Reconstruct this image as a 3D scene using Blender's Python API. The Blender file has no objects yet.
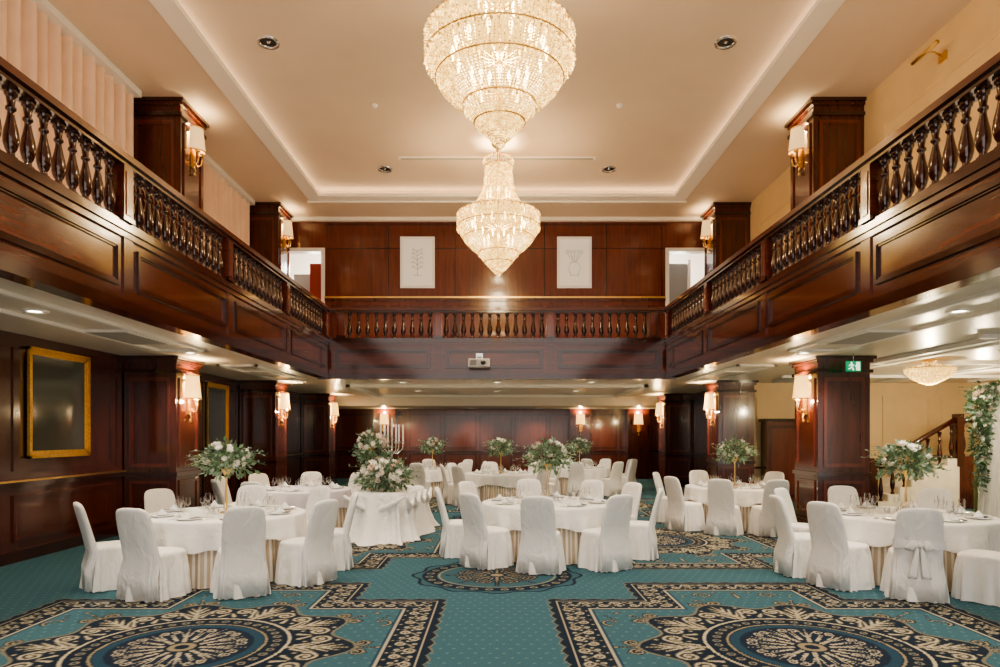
import bpy, math, random
import numpy as np
from mathutils import Vector, Matrix
random.seed(7); np.random.seed(7)
PI=math.pi
def s2l(c):
    return tuple(((v/255)/12.92 if v/255<=0.04045 else ((v/255+0.055)/1.055)**2.4) for v in c)
# ---------------------------------------------------------------- materials
def newmat(name):
    m=bpy.data.materials.new(name); m.use_nodes=True
    nt=m.node_tree; b=nt.nodes.get('Principled BSDF'); return m,nt,b
def pm(name,col,rough=.5,metal=0,emit=None,es=0,var=0,vscale=8,bump=0,bscale=20,coat=0,sheen=0,mapscale=(1,1,1),bd=.02):
    m,nt,b=newmat(name); N=nt.nodes; L=nt.links
    b.inputs['Base Color'].default_value=(*col,1); b.inputs['Roughness'].default_value=rough
    b.inputs['Metallic'].default_value=metal
    if coat: b.inputs['Coat Weight'].default_value=coat; b.inputs['Coat Roughness'].default_value=.08
    if sheen: b.inputs['Sheen Weight'].default_value=sheen
    if emit: b.inputs['Emission Color'].default_value=(*emit,1); b.inputs['Emission Strength'].default_value=es
    tc=N.new('ShaderNodeTexCoord'); mp=N.new('ShaderNodeMapping'); mp.inputs['Scale'].default_value=mapscale
    L.new(tc.outputs['Object'],mp.inputs['Vector'])
    if var:
        n=N.new('ShaderNodeTexNoise'); n.inputs['Scale'].default_value=vscale; n.inputs['Detail'].default_value=4
        L.new(mp.outputs[0],n.inputs['Vector'])
        r=N.new('ShaderNodeValToRGB')
        r.color_ramp.elements[0].position=.3; r.color_ramp.elements[1].position=.7
        r.color_ramp.elements[0].color=(*[c*(1-var) for c in col],1); r.color_ramp.elements[1].color=(*[min(1,c*(1+var)) for c in col],1)
        L.new(n.outputs['Fac'],r.inputs[0]); L.new(r.outputs[0],b.inputs['Base Color'])
    if bump:
        n=N.new('ShaderNodeTexNoise'); n.inputs['Scale'].default_value=bscale; n.inputs['Detail'].default_value=3; n.inputs['Distortion'].default_value=.6
        L.new(mp.outputs[0],n.inputs['Vector'])
        bp=N.new('ShaderNodeBump'); bp.inputs['Strength'].default_value=bump; bp.inputs['Distance'].default_value=bd
        L.new(n.outputs['Fac'],bp.inputs['Height']); L.new(bp.outputs[0],b.inputs['Normal'])
    return m
def woodmat(name,dark,mid,rough,horiz=False):
    m,nt,b=newmat(name); N=nt.nodes; L=nt.links
    tc=N.new('ShaderNodeTexCoord'); mp=N.new('ShaderNodeMapping')
    mp.inputs['Scale'].default_value=(.5,.5,7) if horiz else (5,5,.5)
    L.new(tc.outputs['Object'],mp.inputs['Vector'])
    n=N.new('ShaderNodeTexNoise'); n.inputs['Scale'].default_value=2.2; n.inputs['Detail'].default_value=7; n.inputs['Distortion'].default_value=.8
    L.new(mp.outputs[0],n.inputs['Vector'])
    r=N.new('ShaderNodeValToRGB'); r.color_ramp.elements[0].position=.25; r.color_ramp.elements[1].position=.78
    r.color_ramp.elements[0].color=(*dark,1); r.color_ramp.elements[1].color=(*mid,1)
    L.new(n.outputs['Fac'],r.inputs[0]); L.new(r.outputs[0],b.inputs['Base Color'])
    b.inputs['Roughness'].default_value=rough
    b.inputs['Coat Weight'].default_value=.75; b.inputs['Coat Roughness'].default_value=.09
    n2=N.new('ShaderNodeTexNoise'); n2.inputs['Scale'].default_value=1.5; L.new(tc.outputs['Object'],n2.inputs['Vector'])
    bp=N.new('ShaderNodeBump'); bp.inputs['Strength'].default_value=.14; bp.inputs['Distance'].default_value=.03
    L.new(n2.outputs['Fac'],bp.inputs['Height']); L.new(bp.outputs[0],b.inputs['Normal'])
    return m
WOOD=woodmat('mahogany',(.042,.009,.005),(.110,.023,.012),.24)
WOODH=woodmat('mahogany_horizontal',(.048,.010,.005),(.112,.024,.012),.19,True)
WOODR=woodmat('mahogany_red_veneer',(.095,.019,.010),(.170,.037,.019),.22)
WOODP=woodmat('mahogany_panel_veneer',(.070,.0145,.007),(.140,.030,.014),.19,True)
WOODD=woodmat('mahogany_turned',(.026,.006,.0035),(.060,.013,.007),.14)
GOLD=pm('brass',(.75,.5,.2),.28,1)
GOLDF=pm('gilt_frame',(.72,.45,.14),.35,.9,var=.2,vscale=30)
SILVER=pm('silver',(.75,.72,.68),.22,1)
CEIL=pm('ceiling_paint',(.72,.585,.46),.6,var=.03,vscale=1)
CEILW=pm('ceiling_white_trim',(.90,.85,.77),.5)
CEILL=pm('lower_ceiling_paint',(.76,.67,.55),.3,var=.03,vscale=1)
CREAM=pm('cream_wall_paint',(.80,.60,.34),.6,var=.04,vscale=2)
WHITE=pm('white_paint',(.82,.80,.76),.5)
CLOTH=pm('white_linen',(.86,.84,.81),.75,bump=.5,bscale=5,sheen=.1,bd=.05)
CHAIRC=pm('white_chair_cover',(.81,.79,.76),.7,bump=.6,bscale=6,sheen=.1,mapscale=(1.4,1.4,.7),bd=.05)
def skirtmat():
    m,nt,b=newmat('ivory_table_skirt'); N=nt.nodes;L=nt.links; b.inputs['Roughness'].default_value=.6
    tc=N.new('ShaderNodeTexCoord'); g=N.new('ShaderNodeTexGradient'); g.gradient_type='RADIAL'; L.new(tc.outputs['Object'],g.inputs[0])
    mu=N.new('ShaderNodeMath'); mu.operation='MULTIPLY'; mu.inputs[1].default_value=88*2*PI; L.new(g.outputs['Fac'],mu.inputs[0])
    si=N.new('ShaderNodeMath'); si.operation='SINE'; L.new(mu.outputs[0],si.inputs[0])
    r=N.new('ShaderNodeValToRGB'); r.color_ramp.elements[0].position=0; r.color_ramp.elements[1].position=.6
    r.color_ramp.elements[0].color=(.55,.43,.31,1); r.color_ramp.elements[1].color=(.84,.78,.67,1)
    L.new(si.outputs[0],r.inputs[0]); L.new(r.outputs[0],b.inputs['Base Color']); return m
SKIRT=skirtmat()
LAV=pm('pale_lavender_linen',(.74,.70,.76),.75,bump=.3)
def tulle():
    m,nt,b=newmat('tulle'); b.inputs['Base Color'].default_value=(.88,.87,.85,1); b.inputs['Roughness'].default_value=.8
    b.inputs['Sheen Weight'].default_value=.3
    N=nt.nodes;L=nt.links; n=N.new('ShaderNodeTexNoise'); n.inputs['Scale'].default_value=12; n.inputs['Detail'].default_value=5
    tc=N.new('ShaderNodeTexCoord'); L.new(tc.outputs['Object'],n.inputs['Vector'])
    bp=N.new('ShaderNodeBump'); bp.inputs['Strength'].default_value=.7; bp.inputs['Distance'].default_value=.04
    L.new(n.outputs['Fac'],bp.inputs['Height']); L.new(bp.outputs[0],b.inputs['Normal']); return m
TULLE=tulle()
DRAPE=pm('sheer_drape',(.86,.82,.74),.8)
CURT=pm('pleated_curtain',(.84,.62,.47),.8,var=.05,vscale=3)
PORC=pm('porcelain',(.85,.85,.83),.15)
NAP=pm('napkin_fabric',(.85,.84,.82),.8)
MENU=pm('menu_card_blue',(.05,.07,.12),.5)
LEAF=pm('eucalyptus_leaf',(.12,.20,.10),.5,var=.45,vscale=12)
LEAF2=pm('dusty_leaf',(.26,.36,.27),.55,var=.3,vscale=12)
PETAL=pm('white_petal',(.88,.84,.76),.6,var=.06,vscale=20)
PETALP=pm('blush_petal',(.80,.62,.52),.6)
STEEL=pm('steel',(.6,.6,.6),.25,1)
BLACK=pm('black_plastic',(.02,.02,.02),.4)
DGLASS=pm('mirror_glass',(.10,.11,.09),.05,0,coat=1)
SHADE=pm('lamp_shade',(.8,.52,.2),.6,emit=(1,.58,.18),es=1.2)
SHADEU=pm('lamp_shade_dim',(.85,.66,.38),.6,emit=(1,.66,.30),es=.45)
BULB=pm('bulb',(1,.9,.7),.5,emit=(1,.70,.30),es=12)
LED=pm('downlight_lens',(1,.95,.85),.5,emit=(1,.88,.68),es=9)
COVE=pm('cove_strip',(1,.9,.75),.5,emit=(1,.80,.56),es=2.6)
GREEN=pm('exit_green',(.0,.28,.10),.4,emit=(0,.5,.2),es=.3)
SIGNW=pm('exit_white',(.9,.95,.9),.4,emit=(.9,1,.9),es=.6)
DAY=pm('corridor_paint_glow',(.85,.84,.80),.6,emit=(1,.96,.88),es=.1)  # faint emission added so the corridor walls look lit
VENT=pm('vent_grille',(.38,.35,.31),.5)
STONE=pm('cream_marble',(.80,.72,.58),.2,var=.08,vscale=4)
def glassmat():
    m=bpy.data.materials.new('clear_glass'); m.use_nodes=True; nt=m.node_tree; N=nt.nodes; L=nt.links
    N.remove(N['Principled BSDF']); o=N['Material Output']
    t=N.new('ShaderNodeBsdfTransparent'); g=N.new('ShaderNodeBsdfGlossy'); g.inputs['Roughness'].default_value=.05
    lw=N.new('ShaderNodeLayerWeight'); lw.inputs[0].default_value=.35
    mx=N.new('ShaderNodeMixShader'); L.new(lw.outputs['Facing'],mx.inputs[0]); L.new(t.outputs[0],mx.inputs[1]); L.new(g.outputs[0],mx.inputs[2]); L.new(mx.outputs[0],o.inputs[0]); return m
GLASS=glassmat()
def crystal():
    m,nt,b=newmat('glowing_crystal_beads'); N=nt.nodes;L=nt.links
    b.inputs['Base Color'].default_value=(.62,.42,.15,1); b.inputs['Roughness'].default_value=.12
    tc=N.new('ShaderNodeTexCoord'); n=N.new('ShaderNodeTexWhiteNoise')
    mp=N.new('ShaderNodeVectorMath'); mp.operation='SNAP'; mp.inputs[1].default_value=(.03,.03,.03)
    L.new(tc.outputs['Object'],mp.inputs[0]); L.new(mp.outputs[0],n.inputs['Vector'])
    r=N.new('ShaderNodeMapRange'); r.inputs['To Min'].default_value=.12; r.inputs['To Max'].default_value=2.2  # random emission painted into the beads as sparkle
    p=N.new('ShaderNodeMath'); p.operation='POWER'; p.inputs[1].default_value=2.6
    L.new(n.outputs['Value'],p.inputs[0]); L.new(p.outputs[0],r.inputs['Value'])
    b.inputs['Emission Color'].default_value=(1,.68,.24,1); L.new(r.outputs[0],b.inputs['Emission Strength']); return m
CRYST=crystal()
def innerglow():
    m=bpy.data.materials.new('chandelier_glow'); m.use_nodes=True; nt=m.node_tree; N=nt.nodes; L=nt.links
    N.remove(N['Principled BSDF']); o=N['Material Output']
    t=N.new('ShaderNodeBsdfTransparent'); e=N.new('ShaderNodeEmission'); e.inputs[0].default_value=(1,.58,.15,1); e.inputs[1].default_value=1.3
    mx=N.new('ShaderNodeMixShader'); mx.inputs[0].default_value=.65; L.new(t.outputs[0],mx.inputs[1]); L.new(e.outputs[0],mx.inputs[2]); L.new(mx.outputs[0],o.inputs[0]); return m
GLOW=innerglow()
# ---------------------------------------------------------------- mesh builder
class MB:
    def __init__(s): s.v=[];s.f=[];s.m=[];s.s=[];s.mats=[]
    def mi(s,m):
        if m not in s.mats: s.mats.append(m)
        return s.mats.index(m)
    def add(s,vs,fs,m,smooth=False):
        o=len(s.v); s.v.extend([tuple(v) for v in vs]); k=s.mi(m)
        for f in fs: s.f.append(tuple(i+o for i in f)); s.m.append(k); s.s.append(smooth)
    def box(s,x0,x1,y0,y1,z0,z1,m):
        if x0>x1:x0,x1=x1,x0
        if y0>y1:y0,y1=y1,y0
        s.add([(x0,y0,z0),(x1,y0,z0),(x1,y1,z0),(x0,y1,z0),(x0,y0,z1),(x1,y0,z1),(x1,y1,z1),(x0,y1,z1)],
              [(0,3,2,1),(4,5,6,7),(0,1,5,4),(1,2,6,5),(2,3,7,6),(3,0,4,7)],m)
    def rings(s,R,m,smooth=True,cap0=False,cap1=False,closed=True):
        n=len(R[0]); vs=[p for r in R for p in r]; fs=[]
        for i in range(len(R)-1):
            for j in range(n if closed else n-1):
                a=i*n+j;b=i*n+(j+1)%n; fs.append((a,b,b+n,a+n))
        if cap0: fs.append(tuple(range(n-1,-1,-1)))
        if cap1: fs.append(tuple((len(R)-1)*n+j for j in range(n)))
        s.add(vs,fs,m,smooth)
    def lathe(s,prof,c,m,n=12,smooth=True,a0=0,a1=2*PI,cap0=False,cap1=False):
        full=abs(a1-a0-2*PI)<1e-6
        k=n if full else n+1
        R=[[(c[0]+r*math.cos(a0+(a1-a0)*j/n),c[1]+r*math.sin(a0+(a1-a0)*j/n),c[2]+z) for j in range(k)] for r,z in prof]
        s.rings(R,m,smooth,cap0,cap1,closed=full)
    def tube(s,pts,r,m,n=6):
        pts=[Vector(p) for p in pts]; R=[]
        for i,p in enumerate(pts):
            t=(pts[min(i+1,len(pts)-1)]-pts[max(i-1,0)]).normalized()
            a=t.cross(Vector((0,0,1)))
            if a.length<.01:a=Vector((1,0,0))
            a.normalize(); b=t.cross(a); rr=r[i] if isinstance(r,(list,tuple)) else r
            R.append([tuple(p+a*rr*math.cos(2*PI*j/n)+b*rr*math.sin(2*PI*j/n)) for j in range(n)])
        s.rings(R,m,True,True,True)
    def ball(s,c,r,m,n=8,k=5,sz=1):
        s.lathe([(r*math.sin(PI*(i+.02)/(k+.04)),-r*sz*math.cos(PI*(i+.02)/(k+.04))) for i in range(k+1)],c,m,n)
    def octa(s,c,r,h,m):
        x,y,z=c; s.add([(x+r,y,z),(x,y+r,z),(x-r,y,z),(x,y-r,z),(x,y,z+h),(x,y,z-h)],[(0,1,4),(1,2,4),(2,3,4),(3,0,4),(1,0,5),(2,1,5),(3,2,5),(0,3,5)],m)
    def frame(s,ax,pos,a0,a1,z0,z1,m,t=.05,d=.03):
        def b(p0,p1,q0,q1,dd):
            if ax=='x': s.box(pos,pos+dd,p0,p1,q0,q1,m)
            else: s.box(p0,p1,pos,pos+dd,q0,q1,m)
        for tt,dd,off in ((t,d,0),(t*.45,d*.55,t)):
            A0,A1,Z0,Z1=a0+off,a1-off,z0+off,z1-off
            b(A0,A1,Z0,Z0+tt,dd); b(A0,A1,Z1-tt,Z1,dd); b(A0,A0+tt,Z0+tt,Z1-tt,dd); b(A1-tt,A1,Z0+tt,Z1-tt,dd)
    def mesh(s,name):
        me=bpy.data.meshes.new(name); me.from_pydata(s.v,[],s.f)
        for m in s.mats: me.materials.append(m)
        me.polygons.foreach_set('material_index',s.m); me.polygons.foreach_set('use_smooth',s.s); me.update(); return me
    def obj(s,name,loc=(0,0,0),rz=0): return inst(name,s.mesh(name),loc,rz)
def inst(name,me,loc=(0,0,0),rz=0):
    o=bpy.data.objects.new(name,me); bpy.context.scene.collection.objects.link(o); o.location=loc; o.rotation_euler[2]=rz; return o
# ---------------------------------------------------------------- constants
W=4.05; YB=16.0; ZF0=3.11; ZF1=4.01; ZR=4.81; ZC=7.70; UX=6.5; UY=18.3; WX=6.62; CX=5.68; CW=.92
RX=13.3; BY=27.0; Y0=-3.0
COLY=[11.8,17.1,22.5]
# ---------------------------------------------------------------- carpet floor
def strokes(U,V,P):
    out=np.full(U.shape,9.0,dtype=np.float32)
    for x,y,w in P:
        np.minimum(out,np.hypot(U-x,V-y)-w,out=out)
    return out
def spiral(cx,cy,r0,r1,a0,turns,w0,w1,n=34):
    return [(cx+(r0+(r1-r0)*t)*math.cos(a0+turns*2*PI*t),cy+(r0+(r1-r0)*t)*math.sin(a0+turns*2*PI*t),w0+(w1-w0)*t) for t in [i/(n-1) for i in range(n)]]
def line(x0,y0,x1,y1,w0,w1,n=10):
    return [(x0+(x1-x0)*i/(n-1),y0+(y1-y0)*i/(n-1),w0+(w1-w0)*i/(n-1)) for i in range(n)]
def carpet():
    xs=np.concatenate([np.arange(-7,6.99,.0125),np.arange(7,13.6,.1)])
    ys=np.concatenate([np.arange(Y0,4.8,.1),np.arange(4.8,9,.0125),np.arange(9,14,.03),np.arange(14,27.3,.07)])
    X,Y=np.meshgrid(xs,ys); X=X.astype(np.float32); Y=Y.astype(np.float32)
    C=np.zeros(X.shape+(3,),dtype=np.float32)
    teal=np.array(s2l((60,92,102))); navy=np.array(s2l((23,28,44))); cream=np.array(s2l((180,168,144))); gold=np.array(s2l((116,108,92))); lteal=np.array(s2l((104,128,132))); dteal=np.array(s2l((38,62,80))); tan=np.array(s2l((142,128,102)))
    C[:]=teal
    def put(mask,c): C[mask]=c
    p=.115
    u=X/p; v=Y/p; row=np.floor(v); u2=u+.5*(row%2)
    fu=np.abs(u2-np.floor(u2)-.5); fv=np.abs(v-row-.5)
    dots=(fu+fv)<.16
    put(dots,lteal*.75)
    per=5.6; k=np.round((Y-5.5)/per); cy=5.5+per*k
    lx=np.abs(X)-2.6; ly=Y-cy
    def sbox(hx,hy):
        qx=np.abs(lx)-hx; qy=np.abs(ly)-hy
        return np.where((qx>0)&(qy>0),np.hypot(np.maximum(qx,0),np.maximum(qy,0)),np.maximum(qx,qy)),qx>qy
    dA,sA=sbox(2.0,1.55); dB,sB=sbox(1.05,2.35)
    d=np.minimum(dA,dB); side=np.where(dA<dB,sA,sB)
    inside=d<0
    bw=.34
    put(inside&(d>-bw),navy)
    al=np.where(side,ly,lx); ac=-d
    sc_=.76; T=.42*sc_; ua=(al/T-np.floor(al/T)-.5)*.42; acs=ac/sc_
    P=spiral(.09,.16,.075,.015,PI,1.4,.014,.007)+spiral(-.10,.27,.065,.012,0,1.4,.013,.007)+line(-.2,.12,.02,.32,.012,.007)+line(.02,.32,.2,.12,.007,.012)+[(-.11,.12,.028),(.12,.29,.03),(.0,.2,.02),(.19,.24,.018),(.02,.38,.014),(-.19,.38,.016)]
    sd=strokes(ua,acs,P)
    b=inside&(d>-bw)
    put(b&(sd<.006),gold*.75); put(b&(sd<-.001),cream); put(b&(sd<-.009),tan)
    sd2=strokes(ua,acs,[(-.11,.12,.014),(.12,.29,.016),(0,.2,.011)]); put(b&(sd2<0),lteal)
    put(inside&(d>-.035)&(d<-.015),cream*.85); put(inside&(d>-bw)&(d<-bw+.02),cream*.85); put(inside&(d<-bw)&(d>-bw-.03),dteal)
    sc=.03+.035*np.abs(np.sin(al/.105*PI/2)); put((d>=0)&(d<sc),navy); put((d>=sc)&(d<sc+.014),gold)
    r=np.hypot(lx,ly*1.0); th=np.arctan2(ly,lx); n=10; seg=2*PI/n
    a=np.abs(((th+seg/2)%seg)-seg/2); fx=r*np.cos(a); fy=r*np.sin(a)
    lob=1.32+.11*np.cos(th*10)
    core=inside&(d<-bw-.03)
    m=core&(r<lob); put(m,navy); put(core&(np.abs(r-lob)<.014),gold)
    # leafy sprays growing out of the lobes into the field
    P=line(1.34,.0,1.60,.0,.020,.006,10)+spiral(1.46,.12,.07,.012,-PI*.5,1.3,.012,.006)+line(1.40,.04,1.54,.14,.012,.005)+[(1.62,0,.018)]
    sd=strokes(fx,fy,P); q0=core&(r>lob+.014); put(q0&(sd<.012),navy); put(q0&(sd<0),tan)
    P=spiral(1.08,.23,.10,.015,-PI*.6,1.6,.014,.007,44)+line(.90,.0,1.36,.0,.024,.007,14)+line(.92,.05,1.06,.12,.015,.007)+line(1.08,.02,1.22,.10,.014,.005)+line(1.16,.01,1.30,.07,.012,.005)+line(.9,.22,.98,.30,.016,.007)+line(.98,.02,1.12,.12,.012,.005)+[(1.08,.23,.018),(.97,.15,.013),(1.24,.2,.013)]
    sd=strokes(fx,fy,P); put(m&(sd<.010),gold*.7); put(m&(sd<0),cream); put(m&(sd<-.010),tan)
    m2=core&(r<.86); put(m2,navy)
    put(core&(np.abs(r-.85)<.013),cream); put(core&(np.abs(r-.66)<.010),tan)
    bb=core&(r>.68)&(r<.82); bt=(th/(2*PI)*40)%1-.5; rr=(r-.75)
    put(bb&(np.hypot(bt*2*PI*.75/40,rr)<.034),tan); put(bb&(np.hypot(bt*2*PI*.75/40,rr)<.022),dteal)
    m3=core&(r<.64); put(m3,navy*1.3); put(core&(r>.56)&(r<.64),dteal)
    P=line(.12,0,.52,0,.024,.007,12)+line(.2,.06,.38,.11,.012,.006)+spiral(.46,.11,.045,.01,PI,1.2,.009,.005)+line(.3,.02,.48,.06,.010,.005)
    sd=strokes(fx,fy,P); put(m3&(sd<0),cream); put(m3&(sd<-.010),tan)
    put(core&(r<.14),navy); put(core&(r<.11),tan); put(core&(r<.06),navy)
    mm=core&(r>1.66)
    for P in ([(x-.2,y+.1,w) for x,y,w in spiral(1.72,.62,.14,.02,PI*.9,1.3,.014,.008)+line(1.5,.3,1.75,.85,.012,.008)+[(1.62,.95,.022)]],
              spiral(.35,1.78,.10,.02,0,1.3,.012,.007)+line(.0,1.66,.0,1.92,.022,.008)+[(.58,1.75,.02),(.2,1.92,.018)]):
        sd=strokes(np.abs(lx),np.abs(ly),P); put(mm&(sd<.012),navy); put(mm&(sd<0),tan)
    cy2=8.33+per*np.round((Y-8.33)/per); r=np.hypot(X,(Y-cy2)*1.08); th=np.arctan2(Y-cy2,X)
    ed=1.0+.04*np.cos(12*th)
    m=r<ed+.03; put(m,navy); put(r<ed-.01,teal*.85)
    put((np.abs(r-.84)<.09),navy); bt=(th/(2*PI)*28)%1-.5
    put(np.hypot(bt*2*PI*.84/28,r-.84)<.048,tan); put(np.hypot(bt*2*PI*.84/28,r-.84)<.032,dteal)
    put(np.abs(r-.72)<.010,tan)
    seg=2*PI/8; a=np.abs(((th+seg/2)%seg)-seg/2); fx=r*np.cos(a); fy=r*np.sin(a)
    P=line(.15,0,.62,0,.022,.007,12)+spiral(.42,.14,.08,.012,PI,1.3,.010,.006)+line(.2,.06,.36,.1,.012,.006)
    sd=strokes(fx,fy,P); q=r<.69; put(q&(sd<.024),navy); put(q&(sd<0),tan)
    put(r<.12,navy); put(r<.08,tan)
    C=C*.90+teal.astype(np.float32)*.10
    ny,nx=X.shape
    co=np.zeros((ny*nx,3),dtype=np.float32); co[:,0]=X.ravel(); co[:,1]=Y.ravel()
    idx=np.arange(ny*nx,dtype=np.int32).reshape(ny,nx)
    q=np.stack([idx[:-1,:-1],idx[:-1,1:],idx[1:,1:],idx[1:,:-1]],-1).reshape(-1)
    nf=(ny-1)*(nx-1); me=bpy.data.meshes.new('floor')
    me.vertices.add(ny*nx); me.vertices.foreach_set('co',co.ravel()); me.loops.add(nf*4); me.loops.foreach_set('vertex_index',q)
    me.polygons.add(nf); me.polygons.foreach_set('loop_start',np.arange(0,nf*4,4,dtype=np.int32)); me.update(calc_edges=True)
    at=me.color_attributes.new('weave','FLOAT_COLOR','POINT')
    cc=np.ones((ny*nx,4),dtype=np.float32); cc[:,:3]=C.reshape(-1,3); at.data.foreach_set('color',cc.ravel())
    m_,nt,b=newmat('patterned_carpet'); N=nt.nodes; L=nt.links
    an=N.new('ShaderNodeVertexColor'); an.layer_name='weave'
    tc=N.new('ShaderNodeTexCoord'); nz=N.new('ShaderNodeTexNoise'); nz.inputs['Scale'].default_value=60; nz.inputs['Detail'].default_value=3; L.new(tc.outputs['Object'],nz.inputs['Vector'])
    mr=N.new('ShaderNodeMapRange'); mr.inputs['To Min'].default_value=.65; mr.inputs['To Max'].default_value=1.3; L.new(nz.outputs['Fac'],mr.inputs['Value'])
    mx=N.new('ShaderNodeVectorMath'); mx.operation='SCALE'; L.new(an.outputs['Color'],mx.inputs[0]); L.new(mr.outputs[0],mx.inputs['Scale'])
    L.new(mx.outputs[0],b.inputs['Base Color']); b.inputs['Roughness'].default_value=.95; b.inputs['Specular IOR Level'].default_value=.1
    bp=N.new('ShaderNodeBump'); bp.inputs['Strength'].default_value=.3; bp.inputs['Distance'].default_value=.01; L.new(nz.outputs['Fac'],bp.inputs['Height']); L.new(bp.outputs[0],b.inputs['Normal'])
    me.materials.append(m_); inst('floor',me)
carpet()
# ---------------------------------------------------------------- shell
m=MB()
m.box(-WX-.1,-W-.25,Y0,YB+.25,ZF0+.04,ZF1-.01,CEILL)
m.box(W+.25,RX+.1,Y0,YB+.25,ZF0+.04,ZF1-.01,CEILL)
m.box(-WX-.1,RX+.1,YB+.25,24.0,ZF0+.04,ZF1-.01,CEILL)
m.box(-WX-.1,RX+.1,24.0,BY+.1,2.80,ZF1-.01,CEILL)
m.obj('ceiling_lower')
m=MB()
for sx in (-1,1):
    for y0,y1 in ((-1,4.6),(5.2,10.9),(13.2,16.6)):
        x0,x1=sorted((sx*4.75,sx*5.55))
        for a,b,c,d in ((x0,x1,y0,y0+.06),(x0,x1,y1-.06,y1),(x0,x0+.06,y0,y1),(x1-.06,x1,y0,y1)):
            m.box(a,b,c,d,ZF0,ZF0+.04,CEILW)
for x in (7.0,7.35,9.6,9.95,12.0): m.box(x,x+.12,0,17,ZF0-.03,ZF0+.04,CEILW)
for y in (6.2,9.2,12.6,15.6): m.box(6.7,12.9,y,y+.1,ZF0-.02,ZF0+.04,CEILW)
for y in (18.5,23.2): m.box(-4.2,4.2,y,y+.12,ZF0-.04,ZF0+.04,CEILW)
for x in (-4.2,4.08): m.box(x,x+.12,18.5,23.3,ZF0-.04,ZF0+.04,CEILW)
m.obj('trim_1')
m=MB(); TX=4.75; TY0=1.0; TY1=16.9
m.box(-UX-.3,-TX,Y0,UY+2.6,ZC,ZC+.35,CEIL); m.box(TX,UX+.3,Y0,UY+2.6,ZC,ZC+.35,CEIL)
m.box(-TX,TX,TY1,UY+2.6,ZC,ZC+.35,CEIL); m.box(-TX,TX,Y0,TY0,ZC,ZC+.35,CEIL)
m.box(-TX,TX,TY0,TY1,ZC+.24,ZC+.35,CEIL)
m.obj('ceiling_upper')
m=MB(); b=.33
m.box(-TX,-TX+b,TY0,TY1,ZC-.02,ZC+.06,CEILW); m.box(TX-b,TX,TY0,TY1,ZC-.02,ZC+.06,CEILW)
m.box(-TX+b,TX-b,TY1-b,TY1,ZC-.02,ZC+.06,CEILW); m.box(-TX+b,TX-b,TY0,TY0+b,ZC-.02,ZC+.06,CEILW)
m.box(-TX-.06,TX+.06,TY1,TY1+.06,ZC-.05,ZC,CEILW)
m.box(-UX,UX,UY-.12,UY,ZC-.1,ZC,CEILW)
m.obj('trim_2')
m=MB()
m.box(-TX+.05,-TX+.13,TY0+.2,TY1-.1,ZC+.062,ZC+.09,COVE); m.box(TX-.13,TX-.05,TY0+.2,TY1-.1,ZC+.062,ZC+.09,COVE)
m.box(-TX+.2,TX-.2,TY1-.13,TY1-.05,ZC+.062,ZC+.09,COVE)
m.obj('cove_light_strip')
m=MB(); m.box(-UX-.15,-UX,Y0,UY+2.6,ZF1,ZC,CREAM); m.obj('wall_upper_left')
m=MB(); m.box(UX,UX+.15,Y0,UY+2.6,ZF1,ZC,CREAM)
for y0,y1 in ((3,6.6),(7.2,11.2),(13.2,16.6)): m.frame('x',UX,y0,y1,4.6,7.0,CREAM,.05,-.02)
m.obj('wall_upper_right')
m=MB()
dl0,dl1=-5.95,-4.72; dr0,dr1=4.62,5.95; dz=6.88
m.box(dl1,dr0,UY,UY+.2,ZF1,ZC,WOODR); m.box(-UX,dl0,UY,UY+.2,ZF1,ZC,WOODR); m.box(dr1,UX,UY,UY+.2,ZF1,ZC,WOODR)
m.box(dl0,dl1,UY,UY+.2,dz,ZC,WOODR); m.box(dr0,dr1,UY,UY+.2,dz,ZC,WOODR)
xs=[-4.62,-2.98,-1.15,1.3,3.0,4.52]
for a,b_ in zip(xs[:-1],xs[1:]):
    m.box(b_-.012,b_+.012,UY-.008,UY,5.5,7.55,WOODD)
m.box(dl1,dr0,UY-.008,UY,6.86,6.88,WOODD); m.box(dl1,dr0,UY-.01,UY,7.5,7.56,WOOD)
m.box(dl1,dr0,UY-.05,UY,5.42,5.50,WOOD); m.box(dl1,dr0,UY-.06,UY,5.50,5.545,GOLD)
for a,b_ in zip(xs[:-1],xs[1:]): m.frame('y',UY,a+.06,b_-.06,4.25,5.3,WOOD,.05,-.025)
m.obj('wall_upper_back')
m=MB(); m.box(-UX,UX,UY+2.4,UY+2.6,ZF1,ZC,DAY); m.box(-3.9,-3.8,UY+.2,UY+2.4,ZF1,ZC,DAY); m.box(3.8,3.9,UY+.2,UY+2.4,ZF1,ZC,DAY); m.obj('wall_corridor')
GREYG=pm('corridor_window_grey',(.35,.37,.38),.2)
for i,(a,b_) in enumerate(((dl0,dl1),(dr0,dr1))):
    m=MB(); t=.1
    m.box(a,a+t,UY-.04,UY+.22,ZF1,dz,WHITE); m.box(b_-t,b_,UY-.04,UY+.22,ZF1,dz,WHITE); m.box(a+t,b_-t,UY-.04,UY+.22,dz-t,dz,WHITE)
    if i==0: m.box(b_-.5,b_-.1,UY+.3,UY+.36,ZF1+.02,dz-.35,pm('red_door',(.35,.05,.03),.4)); m.box(a+.1,b_-.55,UY+.9,UY+.94,ZF1+.02,dz-.5,GREYG)
    else: m.box(a+.12,a+.75,UY+.5,UY+.56,ZF1+.02,dz-.3,GREYG); m.box(a+.75,a+.83,UY+.46,UY+.58,ZF1+.02,dz-.2,WHITE)
    m.obj('door_%d'%(i+1))
m=MB(); m.box(-WX-.15,-WX,Y0,BY,0,ZF0+.04,WOOD)
m.box(-WX,-WX+.04,Y0,BY,1.02,1.10,WOODD); m.box(-WX,-WX+.045,Y0,BY,1.10,1.125,GOLD)
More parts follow.
